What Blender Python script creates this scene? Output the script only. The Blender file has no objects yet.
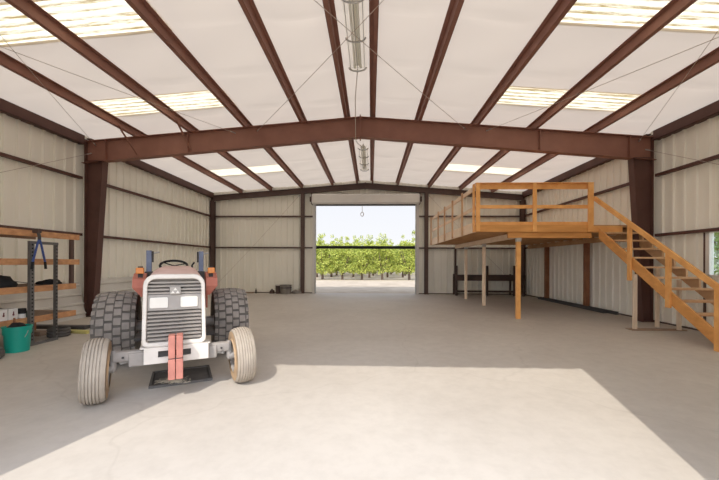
import bpy, bmesh, math, random
from mathutils import Vector, Matrix
random.seed(7)
S = bpy.context.scene
C = S.collection
pi = math.pi

# ------------------------------------------------------------------ materials
def _nt(name):
    m = bpy.data.materials.new(name); m.use_nodes = True
    nt = m.node_tree; nt.nodes.clear()
    out = nt.nodes.new('ShaderNodeOutputMaterial')
    return m, nt, out

def ramp(nt, fac, stops):
    r = nt.nodes.new('ShaderNodeValToRGB')
    e = r.color_ramp.elements
    e[0].position, e[0].color = stops[0][0], (*stops[0][1], 1)
    e[1].position, e[1].color = stops[1][0], (*stops[1][1], 1)
    for p, c in stops[2:]:
        n = e.new(p); n.color = (*c, 1)
    nt.links.new(fac, r.inputs[0]); return r.outputs[0]

def coords(nt, scale=(1, 1, 1), kind='Object'):
    t = nt.nodes.new('ShaderNodeTexCoord'); mp = nt.nodes.new('ShaderNodeMapping')
    mp.inputs['Scale'].default_value = scale
    nt.links.new(t.outputs[kind], mp.inputs[0]); return mp.outputs[0]

def noise(nt, vec, scale, detail=4, rough=.55):
    n = nt.nodes.new('ShaderNodeTexNoise')
    n.inputs['Scale'].default_value = scale; n.inputs['Detail'].default_value = detail
    n.inputs['Roughness'].default_value = rough
    nt.links.new(vec, n.inputs['Vector']); return n.outputs['Fac']

def mat(name, a, b=None, scale=3., stretch=(1, 1, 1), rough=.7, metal=0., bump=0., lo=.3, hi=.7, spec=.4):
    m, nt, out = _nt(name)
    p = nt.nodes.new('ShaderNodeBsdfPrincipled')
    p.inputs['Roughness'].default_value = rough; p.inputs['Metallic'].default_value = metal
    p.inputs['Specular IOR Level'].default_value = spec
    if b is None: b = tuple(x * .85 for x in a)
    f = noise(nt, coords(nt, stretch), scale)
    nt.links.new(ramp(nt, f, [(lo, b), (hi, a)]), p.inputs['Base Color'])
    if bump:
        bp = nt.nodes.new('ShaderNodeBump'); bp.inputs['Strength'].default_value = bump
        nt.links.new(f, bp.inputs['Height']); nt.links.new(bp.outputs[0], p.inputs['Normal'])
    nt.links.new(p.outputs[0], out.inputs[0]); return m

def mat_concrete():
    m, nt, out = _nt('concrete')
    p = nt.nodes.new('ShaderNodeBsdfPrincipled'); p.inputs['Roughness'].default_value = .62
    p.inputs['Specular IOR Level'].default_value = .3
    v = coords(nt)
    f1 = noise(nt, v, .55, 6, .6); f2 = noise(nt, v, 7., 5, .65)
    mx = nt.nodes.new('ShaderNodeMix'); mx.data_type = 'RGBA'; mx.blend_type = 'MULTIPLY'; mx.inputs[0].default_value = 1
    nt.links.new(ramp(nt, f1, [(.28, (.50, .455, .40)), (.72, (.585, .54, .48))]), mx.inputs[6])
    nt.links.new(ramp(nt, f2, [(.25, (.90, .895, .89)), (.6, (1, 1, 1))]), mx.inputs[7])
    # thin wandering cracks
    vo = nt.nodes.new('ShaderNodeTexVoronoi'); vo.feature = 'DISTANCE_TO_EDGE'; vo.inputs['Scale'].default_value = .16
    wv = nt.nodes.new('ShaderNodeVectorMath'); wv.operation = 'ADD'
    nz = nt.nodes.new('ShaderNodeTexNoise'); nz.inputs['Scale'].default_value = 1.1
    nt.links.new(v, nz.inputs['Vector']); nt.links.new(v, wv.inputs[0]); nt.links.new(nz.outputs['Color'], wv.inputs[1])
    nt.links.new(wv.outputs[0], vo.inputs['Vector'])
    mx2 = nt.nodes.new('ShaderNodeMix'); mx2.data_type = 'RGBA'; mx2.blend_type = 'MULTIPLY'; mx2.inputs[0].default_value = .25
    nt.links.new(mx.outputs[2], mx2.inputs[6])
    nt.links.new(ramp(nt, vo.outputs['Distance'], [(.0, (.72, .7, .68)), (.0035, (1, 1, 1))]), mx2.inputs[7])
    nt.links.new(mx2.outputs[2], p.inputs['Base Color'])
    nt.links.new(p.outputs[0], out.inputs[0]); return m

def mat_translucent(name, dcol, tcol, streak=None, mixf=.5):
    m, nt, out = _nt(name)
    d = nt.nodes.new('ShaderNodeBsdfDiffuse'); t = nt.nodes.new('ShaderNodeBsdfTranslucent')
    d.inputs[0].default_value = (*dcol, 1); t.inputs[0].default_value = (*tcol, 1)
    mx = nt.nodes.new('ShaderNodeMixShader'); mx.inputs[0].default_value = mixf
    if streak:
        f = noise(nt, coords(nt, (.16, 9, 1)), 2.0, 6, .7)
        g = noise(nt, coords(nt, (1.2, 16, 1)), 3., 5, .7)
        a = nt.nodes.new('ShaderNodeMath'); a.operation = 'MULTIPLY'
        nt.links.new(f, a.inputs[0]); nt.links.new(g, a.inputs[1])
        wv = nt.nodes.new('ShaderNodeTexWave'); wv.bands_direction = 'Y'; wv.inputs['Scale'].default_value = 2.09
        wv.inputs['Distortion'].default_value = .6; wv.inputs['Detail'].default_value = 3
        nt.links.new(coords(nt), wv.inputs[0])
        b = nt.nodes.new('ShaderNodeMath'); b.operation = 'MULTIPLY_ADD'; b.inputs[1].default_value = .16
        nt.links.new(wv.outputs['Fac'], b.inputs[0]); nt.links.new(a.outputs[0], b.inputs[2])
        nt.links.new(ramp(nt, b.outputs[0], [(.20, streak), (.285, tcol)]), t.inputs[0])
    nt.links.new(d.outputs[0], mx.inputs[1]); nt.links.new(t.outputs[0], mx.inputs[2])
    nt.links.new(mx.outputs[0], out.inputs[0]); return m

def mat_glass(name, tint=(.9, .95, .93), gl=.1):
    m, nt, out = _nt(name)
    t = nt.nodes.new('ShaderNodeBsdfTransparent'); g = nt.nodes.new('ShaderNodeBsdfGlossy')
    t.inputs[0].default_value = (*tint, 1); g.inputs['Roughness'].default_value = .05
    mx = nt.nodes.new('ShaderNodeMixShader'); mx.inputs[0].default_value = gl
    nt.links.new(t.outputs[0], mx.inputs[1]); nt.links.new(g.outputs[0], mx.inputs[2])
    nt.links.new(mx.outputs[0], out.inputs[0]); return m

def mat_leaf(name, a, b):
    m, nt, out = _nt(name)
    d = nt.nodes.new('ShaderNodeBsdfDiffuse'); t = nt.nodes.new('ShaderNodeBsdfTranslucent')
    col = ramp(nt, noise(nt, coords(nt), 2.5, 3), [(.3, a), (.7, b)])
    nt.links.new(col, d.inputs[0]); nt.links.new(col, t.inputs[0])
    mx = nt.nodes.new('ShaderNodeMixShader'); mx.inputs[0].default_value = .4
    nt.links.new(d.outputs[0], mx.inputs[1]); nt.links.new(t.outputs[0], mx.inputs[2])
    nt.links.new(mx.outputs[0], out.inputs[0]); return m

M = dict(
    concrete=mat_concrete(),
    dirt=mat('dirt', (.50, .41, .31), (.36, .285, .21), 1.3, rough=.95, bump=.3),
    wall=mat('wall_sheet_metal', (.90, .875, .785), (.84, .815, .72), .9, (1, 1, .35), rough=.5, spec=.3),
    ceil=mat_translucent('ceiling_insulation_glow', (.87, .81, .73), (.52, .435, .35), None, .45),  # translucency added so the roof glows and fills the hall with light
    sky=mat_translucent('skylight_fibreglass', (.8, .74, .58), (.90, .79, .57), (.40, .27, .10), .8),
    steel=mat('red_oxide_steel', (.30, .14, .10), (.23, .105, .075), 2.2, (1, 1, 1), rough=.55, lo=.25, hi=.75, spec=.3),
    steel_dark=mat('weathered_brown_steel', (.12, .075, .062), (.085, .052, .044), 2., rough=.6),
    hood=mat('roll_door_hood_paint', (.80, .78, .73), (.72, .70, .66), 1.5, rough=.5),
    galv=mat('galvanised_steel', (.55, .54, .52), (.42, .41, .40), 4., rough=.4, metal=.5),
    steel_col=mat('shaded_red_oxide_steel', (.125, .060, .047), (.09, .042, .034), 2.2, rough=.55, spec=.3),  # darker copy of steel: shade of the backlit columns put into the colour
    darkmetal=mat('dark_painted_metal', (.085, .08, .08), (.05, .047, .047), 5., rough=.55),
    rack=mat('grey_rack_steel', (.17, .165, .16), (.11, .105, .10), 6., rough=.5, metal=.2),
    brownrack=mat('brown_rack_steel', (.10, .062, .05), (.06, .04, .035), 3., rough=.6),
    wire=mat('bracing_cable', (.48, .40, .34), None, 5., rough=.5),
    conduit=mat('pale_conduit', (.62, .55, .47), None, 5., rough=.5),
    wood=mat('stained_orange_lumber', (.86, .46, .16), (.70, .33, .10), 2.2, (2, 2, 2), rough=.55, bump=.05, spec=.3),
    wood_fascia=mat('darker_orange_lumber', (.72, .35, .105), (.55, .25, .07), 2.2, (.7, 2, 4), rough=.6),
    wood_pale=mat('door_lit_pale_lumber', (.92, .75, .57), (.82, .63, .45), 3., rough=.75),  # same lumber as the orange front; far-door light put into the colour
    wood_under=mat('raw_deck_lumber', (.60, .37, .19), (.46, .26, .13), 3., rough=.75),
    wood_tread=mat('brown_tread_lumber', (.66, .42, .23), (.50, .29, .15), 3., rough=.7),
    wood_leg=mat('bare_cream_lumber', (.74, .62, .47), (.62, .49, .36), 5., (3, 3, .6), rough=.8),
    wood_red=mat('reddish_lumber', (.34, .15, .075), (.24, .10, .05), 3., rough=.7),
    wood_shelf=mat('rough_shelf_lumber', (.66, .36, .17), (.44, .21, .10), 4., (.6, 2, 3), rough=.8),
    wood_grey=mat('greyed_shelf_lumber', (.36, .26, .19), (.25, .17, .12), 4., rough=.85),
    sheet=mat('white_metal_panel', (.68, .66, .61), (.55, .53, .49), 1.5, rough=.5),
    black=mat('black_fabric', (.022, .022, .024), (.012, .012, .013), 6., rough=.9, bump=.3),
    rubber=mat('black_rubber', (.13, .12, .112), (.08, .075, .07), 6., rough=.8),
    tyre_rear=mat('dusty_rear_tyre', (.33, .295, .265), (.22, .20, .18), 5., rough=.9, bump=.2),
    tyre_void=mat('tyre_carcass', (.16, .145, .13), (.115, .105, .095), 5., rough=.9),
    tyre_front=mat('pale_dusty_front_tyre', (.46, .40, .33), (.35, .30, .245), 5., rough=.95, bump=.2),
    tyre_wall=mat('tan_tyre_sidewall', (.50, .34, .20), (.36, .26, .17), 6., rough=.95),
    rim=mat('dusty_wheel_rim', (.34, .31, .28), (.24, .215, .195), 5., rough=.7),
    twhite=mat('white_tractor_paint', (.70, .655, .595), (.60, .555, .50), 4., rough=.45),
    tgrey=mat('grey_tractor_paint', (.37, .34, .31), (.28, .255, .235), 4., rough=.55),
    slat=mat('grille_slat_paint', (.37, .335, .30), (.28, .255, .23), 5., rough=.55),
    tdark=mat('engine_dark', (.075, .068, .064), (.04, .036, .034), 5., rough=.7),
    tred=mat('faded_red_tractor_paint', (.56, .20, .14), (.46, .15, .105), 4., rough=.55),
    hoodred=mat('chalky_red_hood_paint', (.68, .49, .44), (.56, .36, .315), 5., rough=.6),
    weight=mat('salmon_red_weight_paint', (.50, .205, .16), (.37, .145, .115), 8., rough=.7),
    amber=mat('amber_lens', (.80, .28, .05), (.70, .22, .04), 4., rough=.25),
    lamp=mat('clear_lamp_lens', (.74, .71, .65), (.68, .65, .59), 8., rough=.2, spec=.6),
    ropsblue=mat('blue_grey_post_paint', (.17, .20, .30), (.12, .14, .21), 6., rough=.5),
    blue=mat('blue_handle_grip', (.05, .10, .33), (.04, .075, .25), 6., rough=.45),
    teal=mat('teal_plastic', (.015, .40, .31), (.012, .35, .27), 2., rough=.4),
    card=mat('white_carton', (.80, .79, .77), (.74, .73, .71), 4., rough=.6),
    ink=mat('dark_red_ink', (.16, .04, .05), None, 6., rough=.6),
    greygreen=mat('grey_green_can_paint', (.14, .19, .17), None, 6., rough=.5),
    yellow=mat('yellow_plank_paint', (.66, .60, .22), (.50, .45, .17), 5., rough=.7),
    bucketgrey=mat('weathered_tub_grey', (.26, .235, .205), (.17, .15, .13), 6., rough=.8),
    straw=mat('straw_litter', (.62, .54, .42), (.45, .39, .30), 8., rough=.95),
    tube=mat('milky_tube', (.90, .90, .84), (.86, .86, .80), 3., rough=.3),
    fixture=mat('fixture_enamel', (.86, .84, .76), (.80, .78, .70), 3., rough=.45),
    glass=mat_glass('window_glass'),
    lens=mat_glass('clear_fixture_lens', (.97, .975, .95), .03),
    frame_alu=mat('window_frame_paint', (.70, .68, .63), (.62, .60, .56), 3., rough=.5),
    bark=mat('tree_bark', (.15, .10, .07), (.08, .055, .04), 6., rough=.95, bump=.4),
    leaf=mat_leaf('orchard_leaf', (.42, .48, .09), (.70, .69, .20)),
    leaf_deep=mat_leaf('orchard_leaf_shadow', (.18, .24, .05), (.30, .36, .09)),  # darker leaf copy: shadow tone of the crowns put into the colour
    leaf_dark=mat_leaf('shrub_leaf', (.22, .32, .12), (.36, .46, .20)),  # duller green leaves of the window shrub
)

# ------------------------------------------------------------------ mesh builder
def root_origin(o):
    v = Vector((0, 0, 0))
    while o is not None:
        v += o.location; o = o.parent
    return v

class MB:
    def __init__(s): s.bm = bmesh.new(); s.mi = 0; s.mats = []
    def use(s, m):
        if m not in s.mats: s.mats.append(m)
        s.mi = s.mats.index(m); return s
    def _f(s, vs):
        try:
            f = s.bm.faces.new(vs); f.material_index = s.mi; return f
        except ValueError: return None
    def hexa(s, p):           # 8 points: bottom ring then top ring
        v = [s.bm.verts.new(q) for q in p]
        for q in ((3, 2, 1, 0), (4, 5, 6, 7), (0, 1, 5, 4), (1, 2, 6, 5), (2, 3, 7, 6), (3, 0, 4, 7)):
            s._f([v[i] for i in q])
        return s
    def box(s, x0, x1, y0, y1, z0, z1):
        return s.hexa([(x0, y0, z0), (x1, y0, z0), (x1, y1, z0), (x0, y1, z0), (x0, y0, z1), (x1, y0, z1), (x1, y1, z1), (x0, y1, z1)])
    def bar(s, a, b, w, h, up=(0, 0, 1)):      # square-section bar from a to b
        a = Vector(a); b = Vector(b); d = (b - a).normalized()
        r = d.cross(Vector(up))
        if r.length < 1e-4: r = d.cross(Vector((0, 1, 0)))
        r.normalize(); u = r.cross(d)
        r *= w / 2; u *= h / 2
        return s.hexa([a - r - u, a + r - u, b + r - u, b - r - u, a - r + u, a + r + u, b + r + u, b - r + u])
    def prism(s, poly, axis, a, b):   # poly of 2-D points; axis 0: (y,z), 1: (x,z), 2: (x,y)
        def P(q, t): return (t, q[0], q[1]) if axis == 0 else (q[0], t, q[1]) if axis == 1 else (q[0], q[1], t)
        A = [s.bm.verts.new(P(q, a)) for q in poly]; B = [s.bm.verts.new(P(q, b)) for q in poly]
        n = len(poly); s._f(A[::-1]); s._f(B)
        for i in range(n): s._f([A[i], A[(i + 1) % n], B[(i + 1) % n], B[i]])
        return s
    def tube(s, pts, r, n=8, closed=False, caps=True):
        pts = [Vector(p) for p in pts]; N = len(pts); rings = []
        up = None
        for i, p in enumerate(pts):
            if closed: d = pts[(i + 1) % N] - pts[i - 1]
            else: d = pts[min(i + 1, N - 1)] - pts[max(i - 1, 0)]
            d.normalize()
            if up is None: up = Vector((0, 0, 1)) if abs(d.z) < .9 else Vector((0, 1, 0))
            x = d.cross(up).normalized(); y = x.cross(d)
            rr = r[i] if isinstance(r, (list, tuple)) else r
            rings.append([s.bm.verts.new(p + x * (rr * math.cos(2 * pi * k / n)) + y * (rr * math.sin(2 * pi * k / n))) for k in range(n)])
        for i in range(N if closed else N - 1):
            A, B = rings[i], rings[(i + 1) % N]
            for k in range(n): s._f([A[k], A[(k + 1) % n], B[(k + 1) % n], B[k]])
        if caps and not closed: s._f(rings[0][::-1]); s._f(rings[-1])
        return s
    def lathe(s, prof, axis=2, c=(0, 0, 0), n=40, cap=False):    # prof: (radius, along)
        c = Vector(c); rings = []
        for r, t in prof:
            ring = []
            for k in range(n):
                a = 2 * pi * k / n; u, v = r * math.cos(a), r * math.sin(a)
                ring.append(s.bm.verts.new(c + Vector((t, u, v) if axis == 0 else (u, t, v) if axis == 1 else (u, v, t))))
            rings.append(ring)
        for A, B in zip(rings, rings[1:]):
            for k in range(n): s._f([A[k], A[(k + 1) % n], B[(k + 1) % n], B[k]])
        if cap: s._f(rings[0][::-1]); s._f(rings[-1])
        return s
    def build(s, name, m=None, parent=None, smooth=False, bevel=0., local=False):
        bm = s.bm
        if m is not None and not s.mats: s.mats = [m]
        bmesh.ops.recalc_face_normals(bm, faces=bm.faces)
        me = bpy.data.meshes.new(name)
        loc = Vector((0, 0, 0))
        if parent is None and not local:
            xs = [v.co for v in bm.verts]
            loc = Vector(((min(v.x for v in xs) + max(v.x for v in xs)) / 2, (min(v.y for v in xs) + max(v.y for v in xs)) / 2, min(v.z for v in xs)))
        elif parent is not None and not local: loc = root_origin(parent)
        if loc.length: bmesh.ops.translate(bm, verts=bm.verts, vec=-loc)
        bm.to_mesh(me); bm.free()
        for q in s.mats: me.materials.append(q)
        if smooth:
            for p in me.polygons: p.use_smooth = True
            try: me.set_sharp_from_angle(angle=math.radians(38))
            except Exception: pass
        o = bpy.data.objects.new(name, me); C.objects.link(o)
        if parent is not None: o.parent = parent
        else: o.location = loc
        if bevel:
            b = o.modifiers.new('bevel', 'BEVEL'); b.width = bevel; b.segments = 2; b.limit_method = 'ANGLE'
        return o

def thing(name, label, cat, loc=(0, 0, 0), rz=0., group=None):
    o = bpy.data.objects.new(name, None); C.objects.link(o)
    o.location = loc; o.rotation_euler = (0, 0, rz); o.empty_display_size = .1
    return tag(o, label, cat, group)
def tag(o, label, cat, group=None):
    o['label'] = label; o['category'] = cat
    if group: o['group'] = group
    return o
def struct(o, label=None, cat=None):
    o['kind'] = 'structure'
    if label: o['label'] = label
    if cat: o['category'] = cat
    return o
def bx(name, m, parent, x0, x1, y0, y1, z0, z1, bevel=.004, local=False):
    return MB().box(x0, x1, y0, y1, z0, z1).build(name, m, parent, bevel=bevel, local=local)

# ------------------------------------------------------------------ camera
cam = bpy.data.objects.new('camera', bpy.data.cameras.new('camera')); C.objects.link(cam)
yaw, roll = .0331, .004
fw = Vector((-math.sin(yaw), math.cos(yaw), 0)); rt = Vector((math.cos(yaw), math.sin(yaw), 0)); up = Vector((0, 0, 1))
r2 = rt * math.cos(roll) + up * math.sin(roll); u2 = -rt * math.sin(roll) + up * math.cos(roll)
mw = Matrix((r2, u2, -fw)).transposed().to_4x4(); mw.translation = Vector((0, 0, 1.5))
cam.matrix_world = mw
cam.data.sensor_width = 36; cam.data.lens = 345 * 36 / 719; cam.data.shift_y = (263.1 - 240) / 719
cam.data.clip_end = 500
S.camera = cam

# ------------------------------------------------------------------ shell dimensions
WL, WR = -8.02, 7.47            # inner faces of the side walls
YF, YM, YB = 1.0, 9.3, 17.1     # front wall, main frame, back wall
XC = -.3                        # ridge
def raft_top(x): return 5.42 - .0785 * abs(x - XC)     # top of the rafters = underside of purlins
def ceil_z(x): return raft_top(x) + .21
DX0, DX1, DZ = -2.77, 2.22, 4.40                       # far door opening
FX0, FX1, FZ = -2.95, 1.94, 4.36                       # front door opening (behind the camera)

def wall_sheet(a, b, place, top, holes=(), pitch=.305, depth=.045):
    """ribbed sheet metal along a coordinate a..b; place(t, offset, z) -> point; holes (t0,t1,z0,z1)"""
    prof = []; t = a
    while t < b:
        for dt, o in ((0, 0), (.11, 0), (.128, depth), (.18, depth), (.198, 0)):
            if t + dt < b: prof.append((t + dt, o))
        t += pitch
    prof.append((b, 0))
    for h in holes:
        for e in h[:2]: prof.append((e, 0))
    prof.sort()
    mb = MB()
    for (t0, o0), (t1, o1) in zip(prof, prof[1:]):
        if t1 - t0 < 1e-4: continue
        spans = [(0., None)]
        for h in holes:
            if h[0] - 1e-5 <= t0 and t1 <= h[1] + 1e-5:
                spans = []
                if h[2] > 0: spans.append((0., h[2]))
                spans.append((h[3], None))
        for z0, z1 in spans:
            za = top(t0) if z1 is None else z1; zb = top(t1) if z1 is None else z1
            vs = [mb.bm.verts.new(place(*q)) for q in ((t0, o0, z0), (t1, o1, z0), (t1, o1, zb), (t0, o0, za))]
            mb._f(vs)
    bmesh.ops.remove_doubles(mb.bm, verts=mb.bm.verts, dist=1e-4)
    return mb

struct(wall_sheet(WL, WR, lambda t, o, z: (t, YB - o, z), ceil_z, [(DX0, DX1, 0, DZ)]).build('wall_back', M['wall']))
struct(wall_sheet(WL, WR, lambda t, o, z: (t, YF + o, z), ceil_z, [(FX0, FX1, 0, FZ)]).build('wall_front', M['wall']))
struct(wall_sheet(YF, YB, lambda t, o, z: (WL + o, t, z), lambda t: ceil_z(WL)).build('wall_left', M['wall']))
WY0, WY1, WZ0, WZ1 = 6.35, 7.80, 1.28, 2.2
struct(wall_sheet(YF, YB, lambda t, o, z: (WR - o, t, z), lambda t: ceil_z(WR), [(WY0, WY1, WZ0, WZ1)]).build('wall_right', M['wall']))
fl = MB().box(WL - .12, WR + .12, -3.5, YB + .05, -.2, 0).build('floor', M['concrete']); struct(fl)
gr = MB()
for x0, x1, y0, y1 in ((-60, 60, YB + .05, 120), (-60, WL - .12, -40, YB + .05), (WR + .12, 60, -40, YB + .05), (WL - .12, WR + .12, -40, -3.5)):
    gr.box(x0, x1, y0, y1, -.3, -.02)
struct(gr.build('ground', M['dirt']))

# ceiling of white faced insulation, made translucent as added fill light, with gaps for the skylights
SKY_Y = [(2.0, 2.8), (4.85, 5.62), (7.66, 8.4), (10.55, 11.3), (13.45, 14.4)]
SKY_L, SKY_R = (-6.4, -3.42), (2.82, 5.85)
def in_sky(x, y):
    return any(a < y < b for a, b in SKY_Y) and (SKY_L[0] < x < SKY_L[1] or SKY_R[0] < x < SKY_R[1])
xs = sorted({WL, XC, WR, *SKY_L, *SKY_R, *[WL + .19 * i for i in range(1, 81) if WL + .19 * i < WR]})
ys = sorted({YF, YB, *[e for p in SKY_Y for e in p], *[YF + .12 * i for i in range(1, 140) if YF + .12 * i < YB]})
PUR = [-7.78, -6.43, -4.93, -3.4, -1.87, -.66, .03, 1.26, 2.79, 4.31, 5.83, 7.25]
def sag(x, y):
    k = max(range(len(PUR) - 1), key=lambda i: PUR[i] <= x <= PUR[i + 1])
    u = (x - PUR[k]) / (PUR[k + 1] - PUR[k]); u = min(max(u, 0), 1)
    s = math.sin(pi * u)
    ph = ((y - YF + .07 * math.sin(1.7 * x)) / 1.52) % 1.0
    seam = math.exp(-((min(ph, 1 - ph)) / .045) ** 2)
    d = min(max(a - y, y - b) for a, b in SKY_Y) if any(p[0] - .3 < x < p[1] + .3 for p in (SKY_L, SKY_R)) else 1
    return min(max(d / .3, 0), 1) * (-.035 * s - .035 * s * seam + .008 * math.sin(5 * y + 3 * x))
mb = MB(); grid = {}
def cv(x, y):
    if (x, y) not in grid:
        edge = x in (WL, WR) or y in (YF, YB)
        grid[(x, y)] = mb.bm.verts.new((x, y, ceil_z(x) + (0 if edge else sag(x, y))))
    return grid[(x, y)]
for x0, x1 in zip(xs, xs[1:]):
    for y0, y1 in zip(ys, ys[1:]):
        if not in_sky((x0 + x1) / 2, (y0 + y1) / 2): mb._f([cv(x0, y0), cv(x1, y0), cv(x1, y1), cv(x0, y1)])
struct(mb.build('ceiling', M['ceil'], smooth=True))
# corrugated translucent skylight panels
for xa, xb in (SKY_L, SKY_R):
    for y0, y1 in SKY_Y:
        mb = MB(); n = 34; px = [xa - .08 + (xb - xa + .16) * i / 6 for i in range(7)]
        rows = []
        for j in range(n + 1):
            y = y0 - .06 + (y1 - y0 + .12) * j / n
            rows.append([mb.bm.verts.new((x, y, ceil_z(x) + .001 + .016 * math.sin(2 * pi * (y - y0) / .15))) for x in px])
        for A, B in zip(rows, rows[1:]):
            for i in range(6): mb._f([A[i], A[i + 1], B[i + 1], B[i]])
        struct(mb.build('skylight', M['sky'], smooth=True), 'ribbed translucent skylight panel in the white ceiling', 'skylight')

# ------------------------------------------------------------------ steel frame
ST = M['steel']; SD = M['steel_dark']
def col_main(side):
    s = 1 if side > 0 else -1
    xo = 7.33 if s > 0 else -7.86
    mb = MB(); w = .1; t = .014
    it, ib = xo - s * .52, xo - s * .25          # inner edge at top and at base
    zt = 4.27
    mb.prism([(xo, 0), (xo - s * t, 0), (xo - s * t, zt + .6), (xo, zt + .6)], 1, YM - w, YM + w)
    mb.prism([(ib, 0), (ib + s * t, 0), (it + s * t, zt), (it, zt)], 1, YM - w, YM + w)
    mb.prism([(xo - s * t, 0), (ib + s * t, 0), (it + s * t, zt), (xo - s * t, zt)], 1, YM - .006, YM + .006)
    mb.box(min(xo, it), max(xo, it), YM - w, YM + w, zt - .012, zt + .012)
    mb.box(min(xo, ib) - .04, max(xo, ib) + .04, YM - .13, YM + .13, 0, .02)
    return mb
for s in (-1, 1):
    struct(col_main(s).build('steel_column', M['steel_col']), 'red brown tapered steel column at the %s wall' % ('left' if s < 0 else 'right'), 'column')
def rafter(x0, x1, xk, y, top, dk, dr, w, m, label):
    """I-shaped rafter half between wall end xk and ridge XC; dk depth at wall, dr at ridge"""
    t = .014; mb = MB()
    zt0, zt1 = top(xk), top(XC)
    mb.prism([(xk, zt0 - t), (XC, zt1 - t), (XC, zt1), (xk, zt0)], 1, y - w, y + w)
    mb.prism([(xk, zt0 - dk), (XC, zt1 - dr), (XC, zt1 - dr + t), (xk, zt0 - dk + t)], 1, y - w, y + w)
    mb.prism([(xk, zt0 - dk + t), (XC, zt1 - dr + t), (XC, zt1 - t), (xk, zt0 - t)], 1, y - .006, y + .006)
    s = 1 if xk > XC else -1
    mb.box(min(XC, XC + s * .016), max(XC, XC + s * .016), y - w, y + w, zt1 - dr - .05, zt1 + .04)
    if dk > .4:
        for f in (.385, .0):
            xx = xk + (XC - xk) * f - s * (.66 if f == 0 else 0)
            dd = dk + (dr - dk) * f; zz = top(xx)
            mb.box(xx - .006, xx + .006, y - w * .9, y + w * .9, zz - dd, zz - t)
    return struct(mb.build('steel_rafter', m), label, 'beam')
for xk, n in ((-7.95, 'left'), (7.4, 'right')):
    rafter(0, 0, xk, YM, raft_top, .60, .54, .1, ST, 'deep red brown steel roof rafter on the %s column' % n)
    rafter(0, 0, xk, YB - .2, raft_top, .26, .27, .075, SD, 'brown rafter along the back wall, %s half' % n)
    rafter(0, 0, xk, YF + .2, raft_top, .26, .27, .075, SD, 'brown rafter along the front wall, %s half' % n)
# purlins: Z section, one piece each
PL = ['beside the left wall', 'second from the left wall', 'third from the left wall', 'fourth from the left wall', 'left of the ridge lights, away from them',
      'just left of the ridge lights', 'just right of the ridge lights', 'right of the ridge lights, away from them', 'fourth from the right wall',
      'third from the right wall', 'second from the right wall', 'beside the right wall']
for i, x in enumerate(PUR):
    e = i in (0, len(PUR) - 1)
    z0 = raft_top(x) + .002; h = .205; z1 = z0 + h - .03; f = .075; t = .006
    s = 1 if x > XC else -1
    if e: z0 -= .12; f = .16; z1 = z0 + .25; xx = WL + .012 if s < 0 else WR - .012 - f; 
    mb = MB(); ya, yb = YF + .03, YB - .04
    if e:
        xi = WL + .015 if s < 0 else WR - .015; xo = xi - s * f
        spans = [(ya, YM - .11), (YM + .11, yb - .1)]
        for a, b in spans:
            mb.box(min(xo, xo + s * .01), max(xo, xo + s * .01), a, b, z0, z1)
            mb.box(min(xi, xo), max(xi, xo), a, b, z0, z0 + .01); mb.box(min(xi, xo), max(xi, xo), a, b, z1 - .01, z1)
            mb.box(min(xi, xi - s * .02), max(xi, xi - s * .02), a, b, z0, z0 + .04)
    else:
        mb.box(x - t / 2, x + t / 2, ya, yb, z0, z1)
        mb.box(min(x, x + s * f), max(x, x + s * f), ya, yb, z0, z0 + t); mb.box(x + s * (f - t) - t / 2, x + s * (f - t) + t / 2, ya, yb, z0, z0 + .022)
        mb.box(min(x, x - s * f), max(x, x - s * f), ya, yb, z1 - t, z1)
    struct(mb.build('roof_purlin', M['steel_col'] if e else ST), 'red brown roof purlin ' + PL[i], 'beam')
for x, sx in ((-6.43, 1), (-4.93, 1)):
    zt = raft_top(x) + .04
    struct(MB().bar((x, YM - .75, zt), (x + sx * .05, YM - .1, zt - .56), .05, .012).build('flange_brace', ST), None, None)
# girts
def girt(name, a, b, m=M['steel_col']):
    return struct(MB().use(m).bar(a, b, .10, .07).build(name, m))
for z in (2.25, 3.8):
    for y0, y1 in ((YF + .05, YM - .12), (YM + .12, YB - .16)):
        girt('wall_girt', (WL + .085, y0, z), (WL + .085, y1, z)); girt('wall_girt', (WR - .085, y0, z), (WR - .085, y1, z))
    for x0, x1 in ((WL + .25, DX0 - .12), (DX1 + .12, WR - .25)):
        girt('wall_girt', (x0, YB - .085, z), (x1, YB - .085, z), SD)
for x, w, y in ((-7.86, .2, YB - .2), (-3.37, .17, YB - .2), (2.69, .17, YB - .2), (7.3, .2, YB - .2)):
    mb = MB(); zt = raft_top(x) - .27
    mb.box(x - w / 2, x + w / 2, y - .1, y - .09, 0, zt); mb.box(x - w / 2, x + w / 2, y + .09, y + .1, 0, zt); mb.box(x - .005, x + .005, y - .09, y + .09, 0, zt)
    mb.box(x - w / 2 - .03, x + w / 2 + .03, y - .13, y + .1, 0, .015)
    struct(mb.build('endwall_column', SD), None, None)
struct(MB().box(4.09, 4.17, YB - .12, YB - .04, 0, 2.22).build('endwall_stud', SD))
struct(MB().box(WR - .07, WR - .02, 7.90, 7.935, 0, 2.21).build('window_stud', SD))
# base angles
for n, b in (('baseboard_left', (WL + .02, WL + .07, YF, YB - .1)), ('baseboard_right', (WR - .07, WR - .02, YF, YB - .1))):
    struct(MB().box(*b, 0, .035).build(n, SD))
for n, x0, x1 in (('baseboard_back', WL + .1, DX0), ('baseboard_rear', DX1, WR - .1)):
    struct(MB().box(x0, x1, YB - .08, YB - .03, 0, .035).build(n, SD))
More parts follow.
